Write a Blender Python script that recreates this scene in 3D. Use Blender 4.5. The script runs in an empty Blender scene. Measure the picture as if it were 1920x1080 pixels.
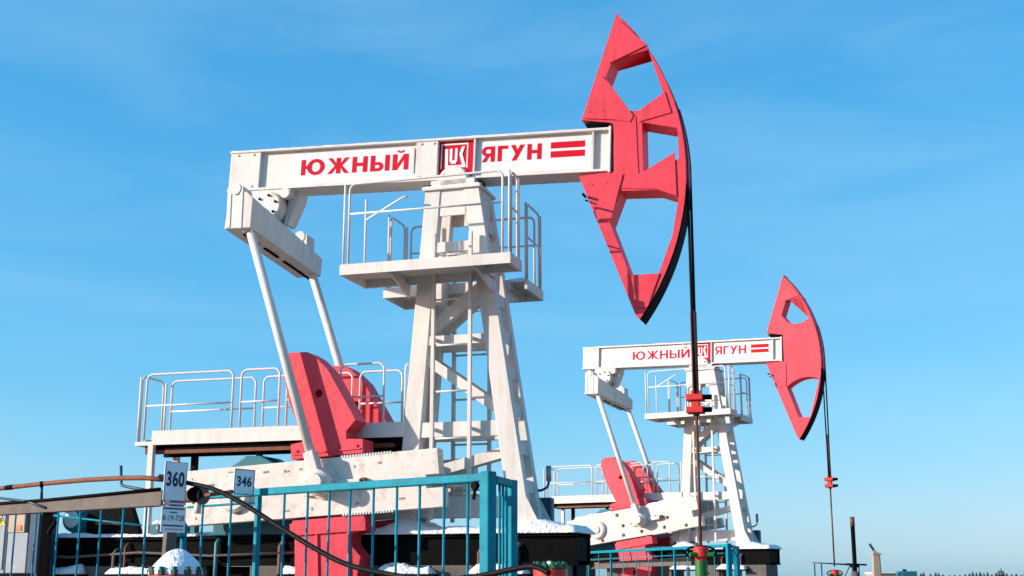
import bpy, bmesh, math, random
from mathutils import Vector, Matrix, noise
random.seed(7)
R = math.radians
sc = bpy.context.scene
C = sc.collection

# ------------------------------------------------------------------ camera, sky, sun, exposure
CAM_H = 0.9
FPX, HORIZON = 2400.0, 1082.0                 # focal length and horizon row in pixels of the 1920 x 1080 photograph
PITCH = math.atan((HORIZON - 540.0) / FPX)
cd = bpy.data.cameras.new('camera'); cam = bpy.data.objects.new('camera', cd); C.objects.link(cam)
cd.sensor_width = 36.0; cd.lens = FPX / 1920.0 * 36.0
cd.clip_start = 0.1; cd.clip_end = 9000.0
cam.location = (0, 0, CAM_H); cam.rotation_euler = (math.pi / 2 + PITCH, 0, 0)
sc.camera = cam
SUN_AZ = Vector((-0.965, -0.259)).normalized(); SUN_EL = R(17)
SUN_DIR = Vector((SUN_AZ.x * math.cos(SUN_EL), SUN_AZ.y * math.cos(SUN_EL), math.sin(SUN_EL)))
w = bpy.data.worlds.new('World'); sc.world = w; w.use_nodes = True
nt = w.node_tree; nt.nodes.clear()
sky = nt.nodes.new('ShaderNodeTexSky'); sky.sky_type = 'NISHITA'; sky.sun_disc = False
sky.sun_elevation = SUN_EL; sky.sun_rotation = math.atan2(SUN_AZ.x, SUN_AZ.y)
sky.altitude = 50; sky.air_density = 1.0; sky.dust_density = 0.6; sky.ozone_density = 2.0
sep = nt.nodes.new('ShaderNodeSeparateColor'); com = nt.nodes.new('ShaderNodeCombineColor')
nt.links.new(sky.outputs[0], sep.inputs[0])
for k, (g, m) in enumerate(((1.40, 1.40), (0.65, 1.15), (0.45, 1.35))):      # even colour response for a cold, cyan winter sky
    a = nt.nodes.new('ShaderNodeMath'); a.operation = 'MULTIPLY'; a.inputs[1].default_value = 0.1
    p = nt.nodes.new('ShaderNodeMath'); p.operation = 'POWER'; p.inputs[1].default_value = g
    b = nt.nodes.new('ShaderNodeMath'); b.operation = 'MULTIPLY'; b.inputs[1].default_value = m / 0.1
    nt.links.new(sep.outputs[k], a.inputs[0]); nt.links.new(a.outputs[0], p.inputs[0]); nt.links.new(p.outputs[0], b.inputs[0]); nt.links.new(b.outputs[0], com.inputs[k])
tcw = nt.nodes.new('ShaderNodeTexCoord'); mpw = nt.nodes.new('ShaderNodeMapping')
mpw.inputs['Rotation'].default_value = (0.35, 0.5, 0.3); mpw.inputs['Scale'].default_value = (1.2, 1.6, 6.5)
nz = nt.nodes.new('ShaderNodeTexNoise'); nz.inputs['Scale'].default_value = 2.2; nz.inputs['Detail'].default_value = 7; nz.inputs['Roughness'].default_value = 0.58; nz.inputs['Distortion'].default_value = 0.5
rz_ = nt.nodes.new('ShaderNodeMapRange'); rz_.inputs[1].default_value = 0.42; rz_.inputs[2].default_value = 0.78; rz_.inputs[3].default_value = 0.03; rz_.inputs[4].default_value = 0.25
hz = nt.nodes.new('ShaderNodeMixRGB'); hz.inputs[2].default_value = (5.2, 8.2, 10.0, 1)      # thin cirrus veil
nt.links.new(tcw.outputs['Generated'], mpw.inputs[0]); nt.links.new(mpw.outputs[0], nz.inputs['Vector']); nt.links.new(nz.outputs['Fac'], rz_.inputs[0])
nt.links.new(rz_.outputs[0], hz.inputs[0]); nt.links.new(com.outputs[0], hz.inputs[1])
bg = nt.nodes.new('ShaderNodeBackground'); bg.inputs['Strength'].default_value = 0.074
wo = nt.nodes.new('ShaderNodeOutputWorld')
nt.links.new(hz.outputs[0], bg.inputs[0]); nt.links.new(bg.outputs[0], wo.inputs[0])
sl = bpy.data.lights.new('sun', 'SUN'); sl.energy = 5.0; sl.angle = R(0.5); sl.color = (1.0, 0.90, 0.78)
so = bpy.data.objects.new('sun', sl); C.objects.link(so)
so.rotation_euler = (-SUN_DIR).to_track_quat('-Z', 'Y').to_euler(); so.location = (-30, -20, 30)
sc.view_settings.view_transform = 'Standard'; sc.view_settings.look = 'None'
sc.view_settings.exposure = 0.45; sc.view_settings.gamma = 1.0

# ------------------------------------------------------------------ pixel -> place
FW = Vector((0, math.cos(PITCH), math.sin(PITCH))); UP = Vector((0, -math.sin(PITCH), math.cos(PITCH)))
EYE = Vector((0, 0, CAM_H))
def ray(u, v): return FW + Vector((1, 0, 0)) * ((u - 960) / FPX) - UP * ((v - 540) / FPX)
def at_depth(u, v, d): return EYE + ray(u, v) * d
def at_height(u, v, z):
    r = ray(u, v); return EYE + r * ((z - CAM_H) / r.z)
def at_wall(u, v, p, d):                       # vertical plane through p along horizontal direction d
    nrm = Vector((-d.y, d.x, 0)); r = ray(u, v)
    return EYE + r * ((p - EYE).dot(nrm) / r.dot(nrm))

# ------------------------------------------------------------------ materials
def mat_new(name):
    m = bpy.data.materials.new(name); m.use_nodes = True
    return m, m.node_tree, m.node_tree.nodes['Principled BSDF']
def paint(name, col, rough=0.5, var=0.10, scale=1.6, dirt=0.0, dirt_col=(0.25, 0.16, 0.09), bump=0.05, metallic=0.0, spec=0.4, streak=False, dscale=7.0):
    m, t, b = mat_new(name)
    tc = t.nodes.new('ShaderNodeTexCoord')
    geo = t.nodes.new('ShaderNodeNewGeometry')
    n1 = t.nodes.new('ShaderNodeTexNoise'); n1.inputs['Scale'].default_value = scale; n1.inputs['Detail'].default_value = 8; n1.inputs['Roughness'].default_value = 0.65
    t.links.new(geo.outputs['Position'], n1.inputs['Vector'])
    r1 = t.nodes.new('ShaderNodeValToRGB')
    r1.color_ramp.elements[0].position = 0.3; r1.color_ramp.elements[1].position = 0.7
    r1.color_ramp.elements[0].color = (*[c * (1 - var) for c in col], 1); r1.color_ramp.elements[1].color = (*[min(1, c * (1 + var * 0.6)) for c in col], 1)
    t.links.new(n1.outputs['Fac'], r1.inputs[0])
    out = r1.outputs[0]
    if dirt > 0:
        mp = t.nodes.new('ShaderNodeMapping'); t.links.new(geo.outputs['Position'], mp.inputs[0])
        mp.inputs['Scale'].default_value = (1, 1, 0.13 if streak else 1)
        n2 = t.nodes.new('ShaderNodeTexNoise'); n2.inputs['Scale'].default_value = dscale; n2.inputs['Detail'].default_value = 9; n2.inputs['Roughness'].default_value = 0.7
        t.links.new(mp.outputs[0], n2.inputs['Vector'])
        r2 = t.nodes.new('ShaderNodeValToRGB'); r2.color_ramp.elements[0].position = 0.58 - dirt * 0.12; r2.color_ramp.elements[1].position = 0.74 - dirt * 0.06
        t.links.new(n2.outputs['Fac'], r2.inputs[0])
        mul = t.nodes.new('ShaderNodeMath'); mul.operation = 'MULTIPLY'; mul.inputs[1].default_value = min(1, dirt)
        t.links.new(r2.outputs[0], mul.inputs[0])
        mx = t.nodes.new('ShaderNodeMixRGB'); t.links.new(mul.outputs[0], mx.inputs[0]); t.links.new(out, mx.inputs[1]); mx.inputs[2].default_value = (*dirt_col, 1)
        out = mx.outputs[0]
    t.links.new(out, b.inputs['Base Color'])
    b.inputs['Metallic'].default_value = metallic; b.inputs['Specular IOR Level'].default_value = spec
    n3 = t.nodes.new('ShaderNodeTexNoise'); n3.inputs['Scale'].default_value = 9; n3.inputs['Detail'].default_value = 6
    t.links.new(geo.outputs['Position'], n3.inputs['Vector'])
    mr = t.nodes.new('ShaderNodeMapRange'); mr.inputs[3].default_value = rough - 0.1; mr.inputs[4].default_value = rough + 0.15
    t.links.new(n3.outputs['Fac'], mr.inputs[0]); t.links.new(mr.outputs[0], b.inputs['Roughness'])
    bp = t.nodes.new('ShaderNodeBump'); bp.inputs['Strength'].default_value = bump; bp.inputs['Distance'].default_value = 0.05
    t.links.new(n3.outputs['Fac'], bp.inputs['Height']); t.links.new(bp.outputs[0], b.inputs['Normal'])
    return m
M = {}
M['cream'] = paint('cream_paint', (0.665, 0.625, 0.575), 0.55, 0.09, 1.2, 0.5, (0.40, 0.31, 0.23), streak=True, dscale=6.0, bump=0.1)
M['worn'] = paint('worn_cream_paint', (0.68, 0.625, 0.56), 0.6, 0.10, 1.3, 0.55, (0.40, 0.22, 0.10), bump=0.12)
M['board'] = paint('white_board', (0.68, 0.68, 0.68), 0.5, 0.03, 2, 0)
M['red'] = paint('red_paint', (0.73, 0.042, 0.070), 0.5, 0.20, 1.6, 0.55, (0.36, 0.018, 0.026), bump=0.12, streak=True, dscale=5.0)
M['letter'] = paint('red_lettering', (0.56, 0.005, 0.024), 0.6, 0.05, 3, 0, spec=0.1)
M['orange_red'] = paint('orange_red_paint', (0.60, 0.03, 0.025), 0.5, 0.12, 5, 0.3, (0.10, 0.02, 0.02))
M['teal'] = paint('teal_paint', (0.001, 0.225, 0.30), 0.5, 0.2, 4, 0.55, (0.03, 0.06, 0.07), bump=0.12, spec=0.12, dscale=22)
M['teal_dark'] = paint('teal_machine_paint', (0.01, 0.15, 0.18), 0.45, 0.15, 4, 0.3, (0.02, 0.04, 0.05))
M['navy'] = paint('dark_blue_paint', (0.012, 0.05, 0.10), 0.45, 0.2, 4, 0.3, (0.02, 0.02, 0.02))
M['black'] = paint('black_steel', (0.003, 0.003, 0.0035), 0.65, 0.3, 4, 0.25, (0.012, 0.009, 0.006), bump=0.15, spec=0.05)  # black paint, taken darker so the base frame's shade sits in the colour
M['rope'] = paint('greasy_wire_rope', (0.007, 0.006, 0.006), 0.5, 0.3, 30, 0, bump=0.3, spec=0.08)
M['rust'] = paint('rust_steel', (0.19, 0.055, 0.022), 0.7, 0.3, 8, 0.5, (0.06, 0.02, 0.012), bump=0.2)
M['rod'] = paint('rusty_rod', (0.13, 0.05, 0.035), 0.5, 0.3, 14, 0.4, (0.03, 0.02, 0.02))
M['steel'] = paint('galvanised_steel', (0.32, 0.33, 0.34), 0.4, 0.15, 10, 0.3, (0.15, 0.12, 0.1), metallic=0.6)
M['grey'] = paint('weathered_grey_steel', (0.13, 0.11, 0.095), 0.8, 0.25, 5, 0.5, (0.13, 0.09, 0.07), bump=0.15)  # weathered steel; colour darkened to carry the shade on the tray's face
M['concrete'] = paint('concrete', (0.12, 0.105, 0.09), 0.85, 0.25, 4, 0.4, (0.08, 0.07, 0.06), bump=0.3)  # dark tone stands for shadow over the foundation blocks, painted into the colour
M['green'] = paint('green_paint', (0.012, 0.13, 0.02), 0.45, 0.2, 6, 0.3, (0.02, 0.06, 0.02))
M['green_stud'] = paint('dark_green_studs', (0.012, 0.075, 0.045), 0.5, 0.3, 20, 0.2, (0.02, 0.02, 0.02))
M['plate'] = paint('sign_plate', (0.86, 0.85, 0.87), 0.5, 0.05, 8, 0.15, (0.30, 0.28, 0.40))
M['ink'] = paint('black_print', (0.015, 0.03, 0.07), 0.5, 0.1, 8, 0)
M['mauve'] = paint('faded_red_print', (0.42, 0.05, 0.14), 0.5, 0.15, 8, 0)
M['yellow'] = paint('warning_yellow', (0.85, 0.55, 0.02), 0.5, 0.08, 8, 0)
M['orange'] = paint('orange_print', (0.72, 0.22, 0.04), 0.5, 0.15, 10, 0)
M['cab'] = paint('grey_cabinet_paint', (0.33, 0.37, 0.40), 0.5, 0.1, 4, 0.3, (0.18, 0.17, 0.15))
M['tan'] = paint('tan_panel', (0.52, 0.40, 0.29), 0.6, 0.12, 4, 0.3, (0.25, 0.15, 0.08))
M['beige'] = paint('beige_cladding', (0.36, 0.29, 0.22), 0.7, 0.08, 1, 0)
M['roof'] = paint('teal_roof', (0.02, 0.13, 0.17), 0.6, 0.1, 2, 0)
M['needles'] = paint('conifer_needles', (0.085, 0.105, 0.105), 0.8, 0.35, 0.6, 0)  # lightened to bluish grey: distance haze painted into the needle colour
M['bark'] = paint('bark', (0.10, 0.07, 0.05), 0.9, 0.3, 2, 0)
def snow_mat():
    m, t, b = mat_new('snow')
    b.inputs['Base Color'].default_value = (0.78, 0.80, 0.83, 1); b.inputs['Roughness'].default_value = 0.6
    b.inputs['Subsurface Weight'].default_value = 0.25; b.inputs['Subsurface Radius'].default_value = (0.03, 0.04, 0.05)
    geo = t.nodes.new('ShaderNodeNewGeometry')
    n = t.nodes.new('ShaderNodeTexNoise'); n.inputs['Scale'].default_value = 22; n.inputs['Detail'].default_value = 10
    t.links.new(geo.outputs['Position'], n.inputs['Vector'])
    bp = t.nodes.new('ShaderNodeBump'); bp.inputs['Strength'].default_value = 0.7; bp.inputs['Distance'].default_value = 0.05
    t.links.new(n.outputs['Fac'], bp.inputs['Height']); t.links.new(bp.outputs[0], b.inputs['Normal'])
    return m
M['snow'] = snow_mat()
M['ground'] = paint('trampled_snow_and_sand', (0.20, 0.165, 0.13), 0.9, 0.4, 0.35, 0.6, (0.45, 0.43, 0.41), bump=0.4)

# ------------------------------------------------------------------ mesh helpers (local axes: x along, y across, z up)
class MB:
    def __init__(s): s.v = []; s.f = []; s.smooth = []
    def add(s, vs, fs, smooth=False):
        k = len(s.v); s.v += [tuple(p) for p in vs]; s.f += [tuple(i + k for i in f) for f in fs]; s.smooth += [smooth] * len(fs); return s
    def box(s, a, b):
        x0, y0, z0 = a; x1, y1, z1 = b
        return s.add([(x0, y0, z0), (x1, y0, z0), (x1, y1, z0), (x0, y1, z0), (x0, y0, z1), (x1, y0, z1), (x1, y1, z1), (x0, y1, z1)],
                     [(0, 3, 2, 1), (4, 5, 6, 7), (0, 1, 5, 4), (1, 2, 6, 5), (2, 3, 7, 6), (3, 0, 4, 7)])
    def bar(s, p, q, wy, h, side=(0, 1, 0)):
        p, q = Vector(p), Vector(q); d = (q - p).normalized(); a = Vector(side); a = (a - d * a.dot(d)).normalized(); c = d.cross(a)
        vs = [e + a * (i * wy / 2) + c * (j * h / 2) for e in (p, q) for i, j in ((-1, -1), (1, -1), (1, 1), (-1, 1))]
        return s.add(vs, [(0, 1, 2, 3), (7, 6, 5, 4), (0, 4, 5, 1), (1, 5, 6, 2), (2, 6, 7, 3), (3, 7, 4, 0)])
    def prism(s, poly, y0, y1):               # polygon in x,z pushed along y
        n = len(poly); vs = [(x, y0, z) for x, z in poly] + [(x, y1, z) for x, z in poly]
        ar = sum(poly[i][0] * poly[(i + 1) % n][1] - poly[(i + 1) % n][0] * poly[i][1] for i in range(n))
        fs = [tuple(range(n)), tuple(range(2 * n - 1, n - 1, -1))] + [(i, i + n, (i + 1) % n + n, (i + 1) % n) for i in range(n)]
        if ar < 0: fs = [tuple(reversed(f)) for f in fs]
        return s.add(vs, fs)
    def tube(s, pts, r, seg=10, r1=None, cap=True):
        pts = [Vector(p) for p in pts]; n = len(pts); vs = []; a = None
        for i, p in enumerate(pts):
            d = (pts[min(i + 1, n - 1)] - pts[max(i - 1, 0)]).normalized()
            if a is None: a = d.orthogonal().normalized()
            a = (a - d * a.dot(d)).normalized(); b = d.cross(a)
            rr = r if r1 is None else r + (r1 - r) * i / (n - 1)
            vs += [p + (a * math.cos(2 * math.pi * k / seg) + b * math.sin(2 * math.pi * k / seg)) * rr for k in range(seg)]
        fs = [(i * seg + k, i * seg + (k + 1) % seg, (i + 1) * seg + (k + 1) % seg, (i + 1) * seg + k) for i in range(n - 1) for k in range(seg)]
        s.add(vs, fs, True)
        if cap:
            k0 = len(s.v) - len(vs)
            s.f += [tuple(k0 + i for i in reversed(range(seg))), tuple(k0 + (n - 1) * seg + i for i in range(seg))]; s.smooth += [False, False]
        return s
    def lathe(s, prof, base=(0, 0, 0), axis=(0, 0, 1), seg=24):
        ax = Vector(axis).normalized(); a = ax.orthogonal().normalized(); b = ax.cross(a); base = Vector(base); n = len(prof)
        vs = [base + ax * z + (a * math.cos(2 * math.pi * k / seg) + b * math.sin(2 * math.pi * k / seg)) * max(r, 1e-4) for r, z in prof for k in range(seg)]
        fs = [(i * seg + k, i * seg + (k + 1) % seg, (i + 1) * seg + (k + 1) % seg, (i + 1) * seg + k) for i in range(n - 1) for k in range(seg)]
        fs += [tuple(reversed(range(seg))), tuple((n - 1) * seg + i for i in range(seg))]
        return s.add(vs, fs, False)
    def xf(s, fn): s.v = [tuple(fn(Vector(p))) for p in s.v]; return s
    def mesh(s, name):
        me = bpy.data.meshes.new(name); me.from_pydata(s.v, [], s.f); me.update()
        me.polygons.foreach_set('use_smooth', s.smooth)
        return me
    def build(s, name, mat, parent=None, bevel=0.0):
        o = bpy.data.objects.new(name, s.mesh(name)); C.objects.link(o); o.parent = parent
        o.data.materials.append(M[mat])
        if bevel:
            b = o.modifiers.new('bevel', 'BEVEL'); b.width = bevel; b.segments = 2; b.limit_method = 'ANGLE'; b.harden_normals = False
        return o
def empty(name, loc=(0, 0, 0), rz=0.0):
    o = bpy.data.objects.new(name, None); C.objects.link(o); o.location = loc; o.rotation_euler = (0, 0, rz); o.empty_display_size = 0.3
    return o
def tag(o, label, cat, group=None):
    o['label'] = label; o['category'] = cat
    if group: o['group'] = group
    return o
def curve_plate(loops, y0, y1, bev=0.0):       # outline with holes, pushed along y
    cu = bpy.data.curves.new('c', 'CURVE'); cu.dimensions = '2D'; cu.fill_mode = 'BOTH'; cu.extrude = (y1 - y0) / 2
    for lp in loops:
        sp = cu.splines.new('POLY'); sp.points.add(len(lp) - 1); sp.use_cyclic_u = True
        for p, (x, z) in zip(sp.points, lp): p.co = (x, z, 0, 1)
    o = bpy.data.objects.new('c', cu); C.objects.link(o)
    me = o.to_mesh().copy(); mb = MB()
    mb.add([(v.co.x, (y0 + y1) / 2 - v.co.z, v.co.y) for v in me.vertices], [tuple(p.vertices) for p in me.polygons])
    bpy.data.objects.remove(o); bpy.data.curves.remove(cu); bpy.data.meshes.remove(me)
    bm = bmesh.new(); m2 = mb.mesh('t'); bm.from_mesh(m2); bmesh.ops.remove_doubles(bm, verts=bm.verts, dist=1e-5); bmesh.ops.recalc_face_normals(bm, faces=bm.faces)
    mb = MB(); bm.verts.index_update(); mb.add([v.co for v in bm.verts], [[v.index for v in f.verts] for f in bm.faces]); bm.free(); bpy.data.meshes.remove(m2)
    return mb
GL_W = {'Ю': 1.42, 'Ж': 1.30, 'Н': .90, 'Ы': 1.12, 'Й': .92, 'Я': .84, 'Г': .66, 'У': .88}
def glyph(ch, t):
    """strokes of a bold Cyrillic capital, cap height 1: quads and rings in x,z"""
    W = GL_W[ch]; q = []
    bar = lambda x0, z0, x1, z1: q.append([(x0, z0), (x1, z0), (x1, z1), (x0, z1)])
    def ring(cx, cz, rx, rz, ix, iz, a0=0, a1=360, n=28):
        for k in range(n):
            a, b = R(a0 + (a1 - a0) * k / n), R(a0 + (a1 - a0) * (k + 1) / n)
            q.append([(cx + ix * math.cos(a), cz + iz * math.sin(a)), (cx + rx * math.cos(a), cz + rz * math.sin(a)), (cx + rx * math.cos(b), cz + rz * math.sin(b)), (cx + ix * math.cos(b), cz + iz * math.sin(b))])
    h = t * .8
    if ch == 'Ю': bar(0, 0, t, 1); bar(t, .5 - h / 2, W - 1.04 + t, .5 + h / 2); ring(W - .53, .5, .53, .52, .53 - t, .52 - h)
    if ch == 'Н': bar(0, 0, t, 1); bar(W - t, 0, W, 1); bar(t, .5 - h / 2, W - t, .5 + h / 2)
    if ch == 'Г': bar(0, 0, t, 1); bar(t, 1 - h, W, 1)
    if ch == 'Ж':
        c = W / 2; bar(c - t / 2, 0, c + t / 2, 1)
        for sx in (-1, 1):
            for z in (0, 1):
                q.append([(c + sx * t * .45, .5 - .12), (c + sx * t * .45, .5 + .12), (c + sx * (c - t * 1.05), z), (c + sx * c, z)] if z else [(c + sx * t * .45, .5 - .12), (c + sx * t * .45, .5 + .12), (c + sx * c, z), (c + sx * (c - t * 1.05), z)])
    if ch == 'Ы':
        bar(0, 0, t, 1); bar(W - t, 0, W, 1); b = W - t - .50; bar(t, 0, b + .12, h * .9); bar(t, .58 - h * .85, b + .12, .58)
        ring(b + .12, .29, .29, .29, .29 - t * .85, .29 - h * .87, -90, 90, 14)
    if ch == 'Й':
        bar(0, 0, t, 1); bar(W - t, 0, W, 1); q.append([(t, .0), (t, .36), (W - t, 1), (W - t, .64)]); ring(W / 2, 1.27, .24, .20, .12, .09, 195, 345, 10)
    if ch == 'Я':
        bar(W - t, 0, W, 1); bar(.30, 1 - h * .9, W - t, 1); bar(.30, .36, W - t, .36 + h * .9); ring(.32, .68, .32, .32, .32 - t * .9, .32 - h * .88, 90, 270, 14)
        q.append([(0, 0), (t * 1.1, 0), (.52, .40), (.26, .40)])
    if ch == 'У':
        q.append([(0, 1), (t * 1.08, 1), (W * .60, .42), (W * .40, .34)]); q.append([(W - t * 1.05, 1), (W, 1), (W * .42, 0), (W * .42 - t * 1.1, 0)])
    return q
def cyr_mb(body, x0, x1, zb, cap, y, t):
    gap = .17; tot = sum(GL_W[c] for c in body) + gap * (len(body) - 1); k = (x1 - x0) / tot; x = 0; mb = MB(); n = 0
    for ch in body:
        for q in glyph(ch, t):
            n += 1; yy = y - .0002 * (n % 9)
            v = [(x0 + (x + a) * k, yy, zb + b * cap) for a, b in q]
            ar = sum(v[i][0] * v[(i + 1) % 4][2] - v[(i + 1) % 4][0] * v[i][2] for i in range(4))
            mb.add(v if ar > 0 else v[::-1], [(0, 1, 2, 3)])
        x += GL_W[ch] + gap
    return mb
def text_mb(body, x0, x1, zb, cap, y, bold=0.02, depth=0.004, facing=-1):
    def ev(t):
        cu = bpy.data.curves.new('t', 'FONT'); cu.body = t; cu.offset = bold; cu.extrude = 0; cu.resolution_u = 4; cu.space_character = 1.06
        o = bpy.data.objects.new('t', cu); C.objects.link(o); bpy.context.view_layer.update()
        me = o.to_mesh().copy(); vs = [v.co.copy() for v in me.vertices]; fs = [tuple(p.vertices) for p in me.polygons]
        bpy.data.objects.remove(o); bpy.data.curves.remove(cu); bpy.data.meshes.remove(me); return vs, fs
    hv, _ = ev('H'); h0 = min(v.y for v in hv); h1 = max(v.y for v in hv)
    vs, fs = ev(body); a = min(v.x for v in vs); b = max(v.x for v in vs)
    mb = MB(); mb.add([(x0 + (v.x - a) / (b - a) * (x1 - x0), y, zb + (v.y - h0) / (h1 - h0) * cap) for v in vs], fs)
    return mb
def snow_mb(x0, x1, y0, y1, z, h, nx=24, ny=8, seed=0.0, rough=0.5, zfun=None):
    mb = MB(); vs = []; fs = []
    for j in range(ny + 1):
        for i in range(nx + 1):
            a, b = i / nx, j / ny; x = x0 + (x1 - x0) * a; y = y0 + (y1 - y0) * b
            e = min(1, 4.5 * min(a * (x1 - x0), (1 - a) * (x1 - x0), b * (y1 - y0), (1 - b) * (y1 - y0)) / max(0.12, h * 2))
            k = noise.noise(Vector((x * 2.3 + seed, y * 2.3, seed))) + 0.55 * noise.noise(Vector((x * 7 + seed, y * 7, 3))) + 0.35 * noise.noise(Vector((x * 17, y * 17 + seed, 5)))
            hh = h * math.sqrt(max(e, 0)) * (1 + rough * k) + (zfun(x) if zfun else 0) * e
            ox = 0.04 * noise.noise(Vector((y * 5 + seed, 0, 1))) if i in (0, nx) else 0; oy = 0.04 * noise.noise(Vector((x * 4 + seed, 2, 1))) if j in (0, ny) else 0
            vs.append((x + ox, y + oy, z + max(hh, 0.004)))
    for j in range(ny):
        for i in range(nx):
            p = j * (nx + 1) + i; fs.append((p, p + 1, p + nx + 2, p + nx + 1))
    mb.add(vs, fs, True)
    rim = [i for i in range(nx + 1)] + [j * (nx + 1) + nx for j in range(1, ny + 1)] + [ny * (nx + 1) + i for i in range(nx - 1, -1, -1)] + [j * (nx + 1) for j in range(ny - 1, 0, -1)]
    k = len(mb.v); low = [(mb.v[i][0], mb.v[i][1], z - 0.012) for i in rim]; mb.v += low; n = len(rim)
    for i in range(n): mb.f.append((rim[i], k + i, k + (i + 1) % n, rim[(i + 1) % n])); mb.smooth.append(True)
    mb.f.append(tuple(k + i for i in reversed(range(n)))); mb.smooth.append(False)
    return mb
def arc_pts(c, r, a0, a1, n): return [(c[0] + r * math.cos(a0 + (a1 - a0) * i / n), c[1] + r * math.sin(a0 + (a1 - a0) * i / n)) for i in range(n + 1)]
def hoop(p, q, z0, z1, rad=0.1):               # inverted-U rail with rounded corners between two feet
    p, q = Vector((p[0], p[1], 0)), Vector((q[0], q[1], 0)); d = (q - p).normalized(); up = Vector((0, 0, 1))
    pts = [p + up * z0, p + up * (z1 - rad)]
    pts += [p + d * (rad * (1 - math.cos(t))) + up * (z1 - rad + rad * math.sin(t)) for t in [math.pi / 2 * i / 5 for i in range(1, 6)]]
    pts += [q - d * (rad * (1 - math.cos(t))) + up * (z1 - rad + rad * math.sin(t)) for t in [math.pi / 2 * i / 5 for i in range(5, 0, -1)]]
    pts += [q + up * (z1 - rad), q + up * z0]
    return pts

# ------------------------------------------------------------------ the setting: snow field to the horizon
def ground():
    mb = MB(); n = 60; xs = []
    for i in range(n + 1):
        t = i / n * 2 - 1; xs.append(math.copysign(abs(t) ** 3, t) * 4000)
    vs = [(x, y + 10, 0.10 * noise.noise(Vector((x * 0.15, y * 0.15, 0))) if abs(x) < 60 and abs(y) < 60 else 0.0) for y in xs for x in xs]
    fs = [(j * (n + 1) + i, j * (n + 1) + i + 1, (j + 1) * (n + 1) + i + 1, (j + 1) * (n + 1) + i) for j in range(n) for i in range(n)]
    mb.add(vs, fs, True); o = mb.build('ground', 'ground'); o['kind'] = 'structure'
ground()

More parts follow.
